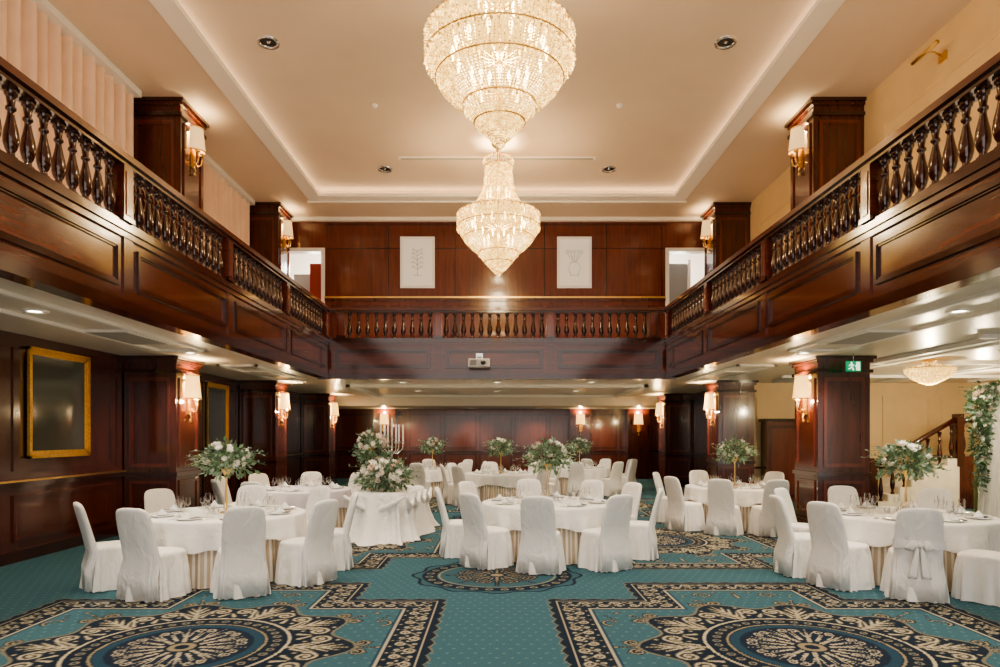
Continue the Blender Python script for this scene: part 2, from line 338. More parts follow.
for y0,y1 in ((0,3),(3.1,6.1),(6.2,8.8),(9.0,11.5),(13,14.8),(14.9,16.9),(18.3,20.2),(20.3,22.2),(23.6,25.2),(25.3,26.8)):
    m.frame('x',-WX,y0+.1,y1-.05,.28,.92,WOOD,.05,.025)
    m.frame('x',-WX,y0+.1,y1-.05,1.25,2.95,WOOD,.05,.02)
m.obj('wall_left')
m=MB(); m.box(-WX,-WX+.03,Y0,BY,0,.16,WOODD); m.obj('baseboard_left')
m=MB(); m.box(-WX,WX+.1,BY,BY+.15,0,ZF0+.04,WOODR)
for i in range(9):
    a=-6.4+i*1.42; m.frame('y',BY,a,a+1.32,1.2,2.6,WOOD,.04,-.02); m.frame('y',BY,a,a+1.32,.25,1.0,WOOD,.04,-.02)
m.box(-WX,WX,BY-.04,BY,1.06,1.12,WOODD)
for x in (-4.9,2.9,5.2): m.box(x,x+.85,BY-.5,BY-.02,0,2.79,WOOD)
m.obj('wall_back')
m=MB(); m.box(WX,WX+.15,18.0,BY,0,ZF0+.04,WOOD)
for y0,y1 in ((18.3,20.3),(20.4,22.3),(23.6,25.2),(25.3,26.8)):
    m.frame('x',WX,y0,y1,1.2,2.9,WOOD,.05,-.025); m.frame('x',WX,y0,y1,.25,1.0,WOOD,.05,-.025)
m.obj('wall_partition_right')
m=MB(); m.box(WX+.15,RX,18.0,18.15,0,ZF0+.04,CREAM)
for x in (7.0,8.6,10.4,12.0): m.frame('y',18.0,x,x+1.3,1.0,2.8,CREAM,.05,-.03)
m.box(WX+.15,RX,17.95,18.0,.84,.9,WOOD); m.obj('wall_right_back')
m=MB(); m.box(RX,RX+.15,Y0,18.15,0,ZF0+.04,CREAM)
for y in (6,9,12,15): m.frame('x',RX,y,y+2.4,1.0,2.8,CREAM,.05,-.03)
m.obj('wall_right')
m=MB(); m.box(WX+.15,RX,17.97,18.0,0,.14,WOODD); m.box(RX-.03,RX,Y0,17.95,0,.14,WOODD); m.obj('baseboard_right')
# ---------------------------------------------------------------- columns
def column(z0,z1,name):
    m=MB(); h=CW/2; H=z1-z0
    m.box(-h,h,-h,h,0,H,WOOD)
    m.box(-h-.05,h+.05,-h-.05,h+.05,0,.18,WOODD); m.box(-h-.03,h+.03,-h-.03,h+.03,.18,.24,WOOD)
    m.box(-h-.03,h+.03,-h-.03,h+.03,1.02,1.09,WOODD)
    m.box(-h-.04,h+.04,-h-.04,h+.04,H-.30,H-.24,WOODD)
    m.box(-h-.04,h+.04,-h-.04,h+.04,H-.12,H-.06,WOOD); m.box(-h-.08,h+.08,-h-.08,h+.08,H-.06,H-.002,WOODD)
    for sgn in (-1,1):
        for ax in 'xy':
            m.frame(ax,sgn*h,-h+.1,h-.1,.32,.94,WOODR,.04,sgn*.02); m.frame(ax,sgn*h,-h+.1,h-.1,1.18,H-.38,WOODR,.045,sgn*.025)
    return m.mesh(name)
cl=column(0,ZF0+.04,'column'); cu=column(ZF1,ZC,'gallery_column')
for sx in (-1,1):
    for y in COLY: inst('column',cl,(sx*(CX+CW/2),y+CW/2,0))
    for y in COLY[:2]: inst('gallery_column',cu,(sx*(CX-.08+CW/2),y+CW/2,ZF1))
# ---------------------------------------------------------------- balcony fascia + balustrades
bal=[(.030,0),(.045,.0),(.045,.03),(.028,.045),(.026,.07),(.040,.10),(.052,.15),(.055,.20),(.048,.26),(.034,.33),(.024,.39),(.022,.42),(.036,.435),(.036,.455),(.024,.47),(.030,.52),(.034,.55),(.045,.56),(.045,.60)]
def balustrade(mb,ax,pos,a0,a1,posts,inner):
    def B(p0,p1,d0,d1,z0,z1,mt):
        lo,hi=sorted((pos+inner*d0,pos+inner*d1))
        if ax=='x': mb.box(lo,hi,p0,p1,z0,z1,mt)
        else: mb.box(p0,p1,lo,hi,z0,z1,mt)
    B(a0,a1,-.17,0,ZF1,ZF1+.07,WOODD)
    B(a0,a1,-.18,.01,ZR-.12,ZR-.07,WOODD); B(a0,a1,-.21,.04,ZR-.07,ZR,WOODH)
    for p in posts: 
        B(p-.09,p+.09,-.19,.02,ZF1+.07,ZR-.12,WOODH)
        B(p-.055,p+.055,.02,.03,ZF1+.14,ZR-.19,WOODR)
        B(p-.11,p+.11,-.2,.03,ZF1+.07,ZF1+.12,WOODD)
    for p,q in zip(posts[:-1],posts[1:]):
        n=max(2,int(round((q-p-.18)/.205))); st=(q-p-.18)/n
        for i in range(n):
            c=p+.09+st*(i+.5)
            cc=(pos-inner*.085,c,ZF1+.07) if ax=='x' else (c,pos-inner*.085,ZF1+.07)
            mb.lathe([(r*1.15,z) for r,z in bal],cc,WOODD,12)
            x,y,z=cc; mb.box(x-.045,x+.045,y-.045,y+.045,z+.59,z+.62,WOODD)
def fascia(mb,ax,pos,a0,a1,posts,inner,ft=.045,fd=.03):
    def B(p0,p1,d0,d1,z0,z1,mt):
        lo,hi=sorted((pos+inner*d0,pos+inner*d1))
        if ax=='x': mb.box(lo,hi,p0,p1,z0,z1,mt)
        else: mb.box(p0,p1,lo,hi,z0,z1,mt)
    B(a0,a1,-.24,0,ZF0,ZF1,WOODP)
    B(a0,a1,0,.035,ZF0-.02,ZF0+.10,WOODD); B(a0,a1,0,.02,ZF0+.10,ZF0+.15,WOODH)
    B(a0,a1,0,.05,ZF1-.05,ZF1,WOODD); B(a0,a1,0,.03,ZF1-.12,ZF1-.05,WOODH)
    for p,q in zip(posts[:-1],posts[1:]):
        mb.frame(ax,pos,p+.18,q-.18,ZF0+.24,ZF1-.2,WOODD,ft,inner*fd)
    for p in posts[1:-1]: B(p-.09,p+.09,0,.018,ZF0+.15,ZF1-.12,WOODH)
sideposts=[-1.35,1.55,4.45,7.3,10.1,12.9,YB-.09]
for sx,nm in ((-1,'left'),(1,'right')):
    m=MB(); balustrade(m,'x',sx*W,Y0,YB-.06,sideposts[:-1]+[YB-.16],-sx); m.obj('balcony_balustrade_'+nm)
    m=MB(); fascia(m,'x',sx*W,Y0,YB-.06,sideposts[:-1]+[YB],-sx); m.obj('balcony_fascia_'+nm)
bp_=[-W+.3,-1.42,1.28,W-.3]
m=MB(); balustrade(m,'y',YB,-W-.2,W+.2,bp_,-1); m.obj('balcony_balustrade_back')
m=MB(); fascia(m,'y',YB,-W-.24,W+.24,[-W,-1.42,1.28,W],-1,.06,.05); m.obj('balcony_fascia_back')
# ---------------------------------------------------------------- curtains upper left
def curtain(y0,y1):
    m=MB(); n=int((y1-y0)*40); R=[]
    for z in (ZF1+.05,5.5,ZC-.12):
        R.append([(-UX+.20+.075*math.sin(i/n*(y1-y0)*2*PI/.27+.5*math.sin(i*.05))+.02*math.sin(i*.37),y0+(y1-y0)*i/n,z) for i in range(n+1)])
    m.rings(R,CURT,True,closed=False)
    m.box(-UX+.05,-UX+.36,y0-.02,y1+.02,ZC-.12,ZC-.005,WHITE)
    m.obj('pleated_curtain')
curtain(0,11.5); curtain(12.95,16.9)
# ---------------------------------------------------------------- sconces
def sconce_mesh(nm,sh):
    m=MB()
    m.box(0,.025,-.06,.06,-.32,.02,GOLDF)
    m.box(.025,.04,-.04,.04,-.28,-.02,GOLD)
    for y in (-.07,.07):
        m.tube([(.02,y*.3,-.2),(.07,y,-.27),(.13,y,-.24),(.15,y,-.15),(.14,y,-.04)],.013,GOLD)
        m.lathe([(.01,0),(.035,.01),(.04,.03),(.02,.035)],(.14,y,-.06),GOLD,8)
        m.lathe([(.014,0),(.014,.1)],(.14,y,-.04),sh,8)
    m.tube([(.03,0,-.3),(.06,0,-.38),(.03,0,-.42)],.014,GOLD)
    m.ball((.045,0,-.44),.03,GOLD)
    R=[]
    for z,r in ((-.02,.185),(.02,.18),(.36,.15),(.40,.15)):
        R.append([(.02+r*1.15*math.cos(a),r*math.sin(a),z) for a in [-PI/2+PI*i/14 for i in range(15)]])
    m.rings(R,sh,True,closed=False)
    for z,r in ((-.03,.187),(.395,.153)):
        m.tube([(.02+r*1.15*math.cos(a),r*math.sin(a),z) for a in [-PI/2+PI*i/14 for i in range(15)]],.012,GOLD,5)
    return m.mesh(nm)
sm=sconce_mesh('wall_sconce',SHADE); su=sconce_mesh('wall_sconce',SHADEU)
def plight(loc,e,col=(1,.75,.45),r=.08):
    l=bpy.data.lights.new('bulb_or_fill_light','POINT'); l.energy=e; l.color=col; l.shadow_soft_size=r
    o=bpy.data.objects.new('bulb_or_fill_light',l); bpy.context.scene.collection.objects.link(o); o.location=loc; return o
WARM=(1,.76,.42)
for sx in (-1,1):
    rot=0 if sx<0 else PI
    for y in COLY:
        inst('wall_sconce',sm,(sx*CX,y+CW/2,2.45),rot); plight((sx*(CX-.13),y+CW/2,2.80),62,WARM,.03); plight((sx*(CX-.16),y+CW/2,2.36),26,WARM,.02)
    for y in COLY[:2]:
        inst('wall_sconce',su,(sx*(CX-.08),y+CW/2,6.98),rot); plight((sx*(CX-.20),y+CW/2,7.33),14,WARM,.03)
for x in (-4.48,3.32,5.62): inst('wall_sconce',sm,(x,BY-.5,2.2),-PI/2); plight((x,BY-.62,2.64),30,WARM,.03)
# ---------------------------------------------------------------- mirrors on left wall
def mirror(y0,y1,z0,z1):
    m=MB(); x=-WX
    m.box(x,x+.03,y0,y1,z0,z1,GOLDF)
    for k,(t,d) in enumerate(((0,.07),(.04,.05),(.07,.035))):
        a0,a1,b0,b1=y0+t,y1-t,z0+t,z1-t; w=.035
        m.box(x,x+d,a0,a1,b0,b0+w,GOLDF); m.box(x,x+d,a0,a1,b1-w,b1,GOLDF); m.box(x,x+d,a0,a0+w,b0,b1,GOLDF); m.box(x,x+d,a1-w,a1,b0,b1,GOLDF)
    m.box(x+.03,x+.034,y0+.10,y1-.10,z0+.10,z1-.10,DGLASS)
    m.obj('framed_mirror')
mirror(9.35,10.75,1.42,3.0); mirror(15.1,16.3,1.42,2.95)
# ---------------------------------------------------------------- sketches, projector, exit sign, picture light
RP=pm('sketch_paper_glow',(.82,.82,.79),.5,emit=(1,.98,.94),es=.08)  # slight self-glow put into the paper to brighten it
PL=pm('pencil_line',(.36,.37,.35),.6)
for k_,x in enumerate((-2.18,2.12)):
    m=MB(); y=UY
    m.box(x-.47,x+.47,y-.05,y-.003,5.78,7.18,RP)
    m.frame('y',y-.05,x-.45,x+.45,5.80,7.16,WHITE,.03,-.02)
    rnd=random.Random(5+k_); z0=6.48
    def ln(pts,r=.0045): m.tube([(x+a,y-.054,z0+b_) for a,b_ in pts],r,PL,4)
    def sk(pts):   # loose double stroke
        ln(pts); ln([(a+rnd.uniform(-.008,.008),b_+rnd.uniform(-.008,.008)) for a,b_ in pts],.003)
    if k_==0:
        sk([(0,-.36),(.01,-.1),(-.01,.15),(.0,.34)])
        for t in (-.2,-.08,.05,.17,.27):
            for s in (-1,1): sk([(0,t),(s*.08,t+.07),(s*(.2-.2*abs(t)),t+.06)]); sk([(s*.08,t+.07),(s*.13,t+.12)])
        sk([(-.12,-.36),(.12,-.36)])
    else:
        sk([(-.13,-.36),(.13,-.36)]); sk([(-.09,-.36),(-.16,-.2),(-.12,-.04),(-.05,.0)]); sk([(.09,-.36),(.16,-.2),(.12,-.04),(.05,.0)]); sk([(-.06,.0),(.06,.0)])
        for a in (-.2,-.1,0,.11,.2):
            sk([(a*.2,.0),(a*.7,.16),(a,.26)]); ln([(a+.04*math.cos(t),.29+.04*math.sin(t)) for t in [2*PI*i/8 for i in range(9)]])
    m.obj('framed_sketch')
m=MB()
m.box(-.25,.25,-.42,-.06,-.1,.08,WHITE); m.box(-.23,.23,-.43,-.42,-.08,.06,pm('projector_front',(.5,.5,.5),.4))
for i in range(5): m.box(-.21,-.06,-.436,-.43,-.07+i*.026,-.06+i*.026,BLACK)
m.tube([(.1,-.4,-.01),(.1,-.5,-.01)],[.065,.06],STEEL,14); m.tube([(.1,-.5,-.01),(.1,-.503,-.01)],[.045,.045],BLACK,14)
m.tube([(0,-.24,.08),(0,-.24,.17)],.03,STEEL,8); m.box(-.05,.05,-.28,0,.15,.18,STEEL); m.box(-.08,.08,-.02,0,.05,.25,STEEL)
m.obj('projector',(-.42,YB-.06,3.45))
m=MB(); X_,Y_,Z_=6.12,11.45,2.93; es=.72
m.box(-.17*es,.17*es,-.02,.02,-.12*es,.12*es,GREEN)
f=-.024
def q(pts): m.add([(a*es,f,b_*es) for a,b_ in pts],[tuple(range(len(pts)))],SIGNW)
q([(-.06+.022*math.cos(t*PI/5),.08+.022*math.sin(t*PI/5)) for t in range(10)])
q([(-.09,.05),(-.05,.06),(-.03,0),(-.07,-.02)]); q([(-.07,-.02),(-.04,-.01),(-.01,-.05),(.0,-.10),(-.03,-.10),(-.04,-.06)]); q([(-.08,-.02),(-.05,-.03),(-.09,-.07),(-.14,-.07),(-.14,-.05),(-.1,-.05)])
q([(-.06,.05),(-.01,.0),(.01,.02),(-.04,.06)]); q([(-.09,.05),(-.13,.01),(-.12,-.01),(-.08,.03)])
q([(.05,-.1),(.14,-.1),(.14,.1),(.05,.1),(.05,.02),(.03,.02),(.03,-.02),(.05,-.02)])
m.tube([(0,0,.12*es),(0,0,ZF0+.04-Z_)],.008,STEEL); m.obj('exit_sign',(X_,Y_,Z_))
m=MB()
m.box(-.03,0,-.08,.08,-.06,.06,GOLD); m.tube([(0,0,0),(-.15,0,.08),(-.28,0,.06)],.012,GOLD); m.tube([(-.28,-.28,.06),(-.28,.28,.06)],.03,GOLD,10)
m.obj('picture_light',(UX,9.7,7.25))
# ---------------------------------------------------------------- vents and downlights
def vent(x,y,z,wx,wy):
    m=MB(); m.box(-wx/2,wx/2,-wy/2,wy/2,-.03,0,CEILW)
    n=int(wy/.07)
    for i in range(n): m.box(-wx/2+.06,wx/2-.06,-wy/2+.05+i*.065,-wy/2+.09+i*.065,-.037,-.03,VENT)
    m.obj('ceiling_vent',(x,y,z))
vent(-5.25,9.5,ZF0+.04,.7,1.3); vent(5.25,9.5,ZF0+.04,.7,1.3); vent(-5.25,15,ZF0+.04,.6,1.0); vent(5.25,15,ZF0+.04,.6,1.0); vent(8.6,8,ZF0+.04,.7,1.1)
m=MB(); m.box(-2.2,2.2,-.07,.07,-.02,0,CEILW)
for i in range(3): m.box(-2.15,2.15,-.05+i*.04,-.03+i*.04,-.026,-.02,VENT)
m.obj('linear_diffuser',(0,14.9,ZC+.24))
mm=MB(); mm.lathe([(.075,-.001),(.075,-.015),(.13,-.02),(.14,-.001)],(0,0,0),CEILW,20); mm.lathe([(.001,-.004),(.075,-.004)],(0,0,0),LED,16); dlm=mm.mesh('downlight')
mm=MB(); mm.lathe([(.125,-.001),(.125,-.015),(.165,-.03),(.175,-.001)],(0,0,0),STEEL,20); mm.lathe([(.001,-.004),(.125,-.004)],(0,0,0),BLACK,16); mm.lathe([(.001,-.02),(.02,-.02),(.03,-.004)],(0,0,0),STEEL,12); spk=mm.mesh('downlight')
def spot(x,y,z,e,ang=2.3,col=(1,.85,.64),r=.06):
    l=bpy.data.lights.new('downlight_beam','SPOT'); l.energy=e; l.spot_size=ang; l.spot_blend=.9; l.color=col; l.shadow_soft_size=r
    o=bpy.data.objects.new('downlight_beam',l); bpy.context.scene.collection.objects.link(o); o.location=(x,y,z)
for (x,y) in ((-5.2,3.2),(-5.2,7.5),(-5.2,11.3),(-5.2,17.6),(5.2,3.2),(5.2,7.5),(5.2,11.3),(5.2,17.6),(-2.5,17.6),(0,17.6),(2.5,17.6),(-2.5,21),(2.5,21),(0,21),(8.4,5.5),(8.4,11),(11,8),(11,14),(8.4,15.5)):
    inst('downlight',dlm,(x,y,ZF0+.04)); spot(x,y,ZF0+.0,110 if x<6 else 85)
for x in (-3.6,-1,1.6,4.2): inst('downlight',dlm,(x,26.2,2.80)); spot(x,26.2,2.77,105)
for (x,y) in ((-3.6,10.5),(3.6,10.5),(-3.45,6.9),(3.45,6.9),(-2.6,15.5),(2.6,15.5),(-3.0,3.5),(3.0,3.5)):
    inst('downlight',spk,(x,y,ZC+.24)); spot(x,y,ZC+.2,430,1.9,(1,.90,.75))
mm=MB(); mm.lathe([(.06,0),(.06,-.02),(.04,-.045),(.001,-.05)],(0,0,0),WHITE,16); sdm=mm.mesh('smoke_detector')
for x,y in ((-1.6,8.1),(1.7,8.1),(-2.3,12.5),(2.3,12.5)): inst('smoke_detector',sdm,(x,y,ZC+.24))
# ---------------------------------------------------------------- chandeliers
def interp(P,t):
    L=[0]
    for a,b_ in zip(P[:-1],P[1:]): L.append(L[-1]+math.dist(a,b_))
    d=t*L[-1]
    for i in range(len(P)-1):
        if d<=L[i+1]+1e-9:
            k=(d-L[i])/(L[i+1]-L[i]); return P[i][0]+k*(P[i+1][0]-P[i][0]),P[i][1]+k*(P[i+1][1]-P[i][1])
    return P[-1]
def chandelier():
    m=MB(); O=lambda z:z-ZC-.24
    def strings(P,n,k,br,bh,off=0):
        for j in range(n):
            a=2*PI*(j+off)/n
            for i in range(k):
                r,z=interp(P,(i+.5)/k); m.octa((r*math.cos(a),r*math.sin(a),O(z)),br,bh,CRYST)
    crown=[(.29,7.60),(.33,7.52),(.29,7.44)]
    body=[(.29,7.42),(.29,7.25),(.32,7.02),(.39,6.80),(.50,6.62),(.56,6.56)]
    flare=[(.56,6.56),(.68,6.49),(.80,6.45),(.85,6.42)]
    rim=[(.86,6.41),(.875,6.28),(.865,6.14)]
    bowl=[(.85,6.14),(.79,5.97),(.69,5.82),(.56,5.69),(.44,5.60)]
    cone=[(.41,5.62),(.38,5.52),(.29,5.40),(.19,5.29),(.10,5.20),(.03,5.14)]
    strings(crown,40,6,.015,.018); strings(body,60,34,.014,.016); strings(flare,84,11,.015,.015); strings(rim,104,9,.015,.017); strings(bowl,92,22,.0145,.016); strings(cone,48,20,.013,.015)
    for r,z,n in ((.87,6.10,60),(.42,5.57,34),(.56,6.52,40),(.29,7.40,26),(.87,6.38,60)):
        for j in range(n):
            a=2*PI*j/n; m.octa((r*math.cos(a),r*math.sin(a),O(z)),.022,.045,CRYST)
    def ring(r,z,h=.014,t=.006): m.lathe([(r-t,O(z)-h/2),(r+t,O(z)-h/2),(r+t,O(z)+h/2),(r-t,O(z)+h/2),(r-t,O(z)-h/2)],(0,0,0),GOLD,48)
    for r,z in ((.30,7.60),(.30,7.43),(.565,6.56),(.865,6.415),(.87,6.14),(.75,5.90),(.43,5.60),(.30,5.40)): ring(r,z)
    m.lathe([(r-.025,O(z)) for r,z in body+flare],(0,0,0),GLOW,36)
    m.lathe([(max(.005,r-.035),O(z)) for r,z in rim+bowl+cone],(0,0,0),GLOW,40)
    m.ball((0,0,O(5.12)),.04,CRYST,8)
    m.lathe([(.001,O(7.93)),(.16,O(7.93)),(.14,O(7.86)),(.05,O(7.8)),(.03,O(7.6)),(.025,O(5.3))],(0,0,0),GOLD,12)
    for k,(r,z) in enumerate(((.55,6.22),(.24,6.85),(.3,5.85))):
        n=14 if k==0 else 8
        for j in range(n):
            a=2*PI*j/n; x,y=r*math.cos(a),r*math.sin(a)
            m.lathe([(.012,O(z)-.1),(.014,O(z)-.03),(.028,O(z)),(.02,O(z)+.05),(.002,O(z)+.09)],(x,y,0),BULB,6)
            m.tube([(0,0,O(z)-.12),(x,y,O(z)-.1)],.008,GOLD,4)
    return m.mesh('crystal_chandelier')
cm=chandelier()
for y in (7.8,14.1):
    inst('crystal_chandelier',cm,(0.03,y,ZC+.24)); plight((.03,y,6.25),400,(1,.79,.52),.3); plight((.03,y,7.0),130,(1,.79,.50),.1)
# small crystal chandelier in the side room
m=MB()
bowl=[(.42,-.16),(.40,-.24),(.30,-.34),(.16,-.42),(.03,-.46)]; nk=[(.10,-.03),(.12,-.1),(.40,-.15)]
for P,n,k in ((bowl,40,12),(nk,30,8)):
    for j in range(n):
        a=2*PI*j/n
        for i in range(k):
            r,z=interp(P,(i+.5)/k); m.octa((r*math.cos(a),r*math.sin(a),z),.015,.018,CRYST)
m.lathe([(.001,0),(.12,0),(.10,-.03),(.015,-.04),(.015,-.18),(.40,-.15),(.425,-.155),(.42,-.17)],(0,0,0),GOLD,28)
m.lathe([(r-.02 if r>.03 else .005,z) for r,z in bowl],(0,0,0),GLOW,24)
m.obj('small_crystal_chandelier',(8.05,12.4,ZF0+.04)); plight((8.05,12.4,2.5),60,(1,.82,.52))
# ---------------------------------------------------------------- chairs
def chair_mesh(bow=False):
    m=MB(); n=112
    def ring(a,b_,cy,z,p=.45,pl=0,ph=0):
        out=[]
        for j in range(n):
            t=2*PI*j/n; c,s=math.cos(t),math.sin(t)
            k=1+pl*math.sin(18*t+ph)+pl*.5*math.sin(11*t+1)
            out.append((a*k*math.copysign(abs(c)**p,c),cy+b_*k*math.copysign(abs(s)**p,s),z))
        return out
    m.rings([ring(.285,.285,-.01,.006,.55,.085),ring(.275,.275,-.01,.12,.52,.075),ring(.258,.26,0,.28,.48,.055),ring(.244,.25,0,.40,.45,.03),ring(.236,.246,0,.445,.45,.004),ring(.234,.244,0,.468,.45),ring(.217,.227,0,.492,.45),ring(.12,.13,0,.505,.5),ring(.01,.01,0,.508,1)],CHAIRC,True,cap1=True)
    B=[]
    for z,a,th,pl in ((.02,.250,.05,.06),(.25,.236,.045,.04),(.43,.226,.045,.01),(.6,.222,.04,.006),(.75,.222,.038,.006),(.88,.212,.037,.004),(.94,.196,.036,.004),(.972,.165,.032,0),(.988,.11,.022,0),(.992,.03,.008,0)):
        cy=-.225-.13*max(0,z-.45)/.5 - (.03 if z<.3 else 0)
        r=ring(a,th,cy,z,.55,pl,z*3)
        B.append([(x,y+ (.45*x*x if z>.4 else 0),zz) for x,y,zz in r])
    m.rings(B,CHAIRC,True,cap0=True,cap1=True)
    if bow:
        m.rings([ring(.236,.05,-.26,.56,.5),ring(.24,.054,-.262,.60,.5),ring(.236,.05,-.268,.65,.5)],CHAIRC,True)
        m.ball((0,-.325,.60),.032,CHAIRC,10)
        for s in (-1,1):
            R=[]
            for i in range(9):
                t=i/8; w=.012+.045*math.sin(PI*min(1,t*1.1)); x=s*(.02+.11*t)
                R.append([(x,-.325+.02*math.cos(a)-.015*math.sin(PI*t),.60+.01*math.sin(PI*t)+w*math.sin(a)-.03*t) for a in [2*PI*k/10 for k in range(10)]])
            m.rings(R,CHAIRC,True,True,True)
            R=[]
            for i in range(9):
                t=i/8; w=.015+.03*t
                R.append([(s*(.015+.05*t)+w*math.cos(a),-.325-.005*math.sin(3*t)+.006*math.sin(a),.59-.34*t) for a in [2*PI*k/8 for k in range(8)]])
            m.rings(R,CHAIRC,True,True,True)
    return m.mesh('dining_chair')
ch=chair_mesh(); chb=chair_mesh(True)
def chair(x,y,face,bow=False):
    inst('dining_chair',chb if bow else ch,(x,y,0),face-PI/2)
def ring_chairs(c,angs,r=1.2,bows=()):
    for i,a in enumerate(angs):
        t=math.radians(a); j=random.uniform(-.09,.09)
        chair(c[0]+r*math.cos(t),c[1]+r*math.sin(t),t+PI+j,a in bows)
# ---------------------------------------------------------------- tables
def table_mesh(R,mt=CLOTH,nm='banquet_table'):
    m=MB(); n=264; top=.76
    def rg(f,z): return [(f(t)*math.cos(t),f(t)*math.sin(t),z(t) if callable(z) else z) for t in [2*PI*j/n for j in range(n)]]
    drop=lambda t:.24+.10*abs(math.cos(2*t+.4))**1.5+.010*math.sin(17*t)
    m.rings([rg(lambda t:.002,top),rg(lambda t:R*.5,top),rg(lambda t:R-.02,top),rg(lambda t:R,top-.006),rg(lambda t:R+.006,top-.03)]+
            [rg(lambda t,k=k:R+.008+(.008+.024*math.sin(21*t+.8*math.sin(3*t)))*k,lambda t,k=k:top-.03-(drop(t)-.03)*k) for k in (.25,.5,.75,1)],mt,True)
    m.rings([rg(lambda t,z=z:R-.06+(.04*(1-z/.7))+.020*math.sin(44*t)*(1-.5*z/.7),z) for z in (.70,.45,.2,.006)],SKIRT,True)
    return m.mesh(nm)
def settings_mesh(R,n=8,k0=0):
    m=MB()
    for i in range(n):
        a=2*PI*(i+.5)/n+k0; c,s=math.cos(a),math.sin(a); x,y=(R-.24)*c,(R-.24)*s
        m.lathe([(.001,.006),(.09,.006),(.10,.012),(.145,.022),(.148,.018),(.09,0)],(x,y,0),PORC,20)
        tx,ty=-s,c
        def P(u,v,z): return (x+c*u+tx*v,y+s*u+ty*v,z)
        m.add([P(-.05,-.05,.02),P(.05,-.05,.02),P(.05,.05,.02),P(-.05,.05,.02),P(0,0,.10),P(-.045,0,.05)],[(0,1,4),(1,2,4),(2,3,4),(3,0,5),(0,4,5),(4,3,5)],NAP)
        m.add([P(-.07,.05,.026),P(.09,.05,.026),P(.09,.12,.026),P(-.07,.12,.026)],[(0,1,2,3)],MENU)
        for v in (-.19,-.215,.19):
            m.add([P(-.1,v-.006,.003),P(.1,v-.006,.003),P(.1,v+.006,.003),P(-.1,v+.006,.003)],[(0,1,2,3)],STEEL)
    return m.mesh('place_settings')
def glasses_mesh(R,n=8,k0=0):
    m=MB()
    for i in range(n):
        a=2*PI*(i+.5)/n+k0
        for da,rr,sc in ((.20,R-.40,1.0),(.08,R-.46,.85),(.31,R-.38,.75)):
            x,y=rr*math.cos(a+da),rr*math.sin(a+da)
            m.lathe([(r*sc,z*sc) for r,z in ((.036,.002),(.034,.006),(.005,.012),(.004,.085),(.012,.095),(.034,.12),(.040,.15),(.037,.19),(.031,.215))],(x,y,0),GLASS,12)
    return m.mesh('wine_glasses')
def foliage(m,c,rad,nleaf,nfl,seed,droop=.0,fs=.045,ls=.07,sprig=12):
    rnd=random.Random(seed)
    for i in range(nleaf):
        u=Vector((rnd.gauss(0,1),rnd.gauss(0,1),rnd.gauss(0,1))).normalized(); k=rnd.uniform(.35,1.0)
        if i%9==0:k*=1.25
        p=Vector(c)+Vector((u.x*rad[0]*k,u.y*rad[1]*k,u.z*rad[2]*k - droop*(abs(u.x)+abs(u.y))*k*.3))
        d=(u+Vector((rnd.uniform(-.7,.7),rnd.uniform(-.7,.7),rnd.uniform(-.7,.5)))).normalized()
        w=d.cross(Vector((rnd.random(),rnd.random(),rnd.random()))).normalized(); nrm=d.cross(w)
        L=ls*rnd.uniform(.6,1.3); b=L*.28
        m.add([p,p+d*L*.5+w*b+nrm*.006,p+d*L,p+d*L*.5-w*b+nrm*.006,p+d*L*.5-nrm*.006],[(0,1,4),(1,2,4),(2,3,4),(3,0,4)],LEAF if rnd.random()<.55 else LEAF2,True)
    for i in range(sprig):
        a=rnd.uniform(0,2*PI); e=rnd.uniform(-.3,.7); q=[Vector(c)+Vector((math.cos(a)*rad[0]*t*1.45,math.sin(a)*rad[1]*t*1.45,rad[2]*(e*t*1.6-(.5*t*t)))) for t in (0,.4,.7,1)]
        m.tube(q,[.004,.004,.003,.002],LEAF,4)
        for t in range(7):
            p=q[1].lerp(q[3],t/6); d=Vector((rnd.uniform(-1,1),rnd.uniform(-1,1),rnd.uniform(-.6,.8))).normalized(); w=d.cross(Vector((0,.3,1))).normalized()
            L=ls*.7; m.add([p,p+d*L*.5+w*L*.25,p+d*L,p+d*L*.5-w*L*.25],[(0,1,2,3)],LEAF2,True)
    for i in range(nfl):
        u=Vector((rnd.gauss(0,1),rnd.gauss(0,1),rnd.gauss(.3,.8))).normalized()
        p=Vector(c)+Vector((u.x*rad[0]*.78,u.y*rad[1]*.78,u.z*rad[2]*.78)); mt=PETALP if rnd.random()<.2 else PETAL; f=fs*rnd.uniform(.7,1.25)
        m.ball(p,f*.6,mt,8,4)
        a1=u.cross(Vector((.2,.9,.3))).normalized(); a2=u.cross(a1)
        for lay,(rr,up) in enumerate(((1.0,.1),(.75,.5))):
            for j in range(6):
                a=2*PI*j/6+lay*.5; d=a1*math.cos(a)+a2*math.sin(a); e=a1*-math.sin(a)+a2*math.cos(a)
                m.add([p,p+d*f*rr*.7+e*f*.5+u*f*up*.5,p+d*f*rr*1.1+u*f*(up+.25),p+d*f*rr*.7-e*f*.5+u*f*up*.5],[(0,1,2,3)],mt,True)
def centrepiece(seed):
    m=MB()
    m.lathe([(.001,0),(.08,0),(.08,.012),(.015,.025),(.010,.46),(.03,.48),(.06,.54),(.065,.56)],(0,0,0),GOLD,14)
    foliage(m,(0,0,.73),(.33,.33,.21),430,20,seed,.35,.046,.08,24)
    for i in range(5):
        a=2*PI*i/5+.3; x,y=.2*math.cos(a),.2*math.sin(a); m.lathe([(.03,0),(.035,.07),(.03,.07)],(x,y,0),GLASS,10); m.lathe([(.02,.003),(.02,.04),(.001,.045)],(x,y,0),NAP,8)
    return m.mesh('flower_centrepiece')
cps=[centrepiece(s) for s in (1,2,3)]
tm=table_mesh(.97); ts=table_mesh(.92); tl=table_mesh(.88,LAV)
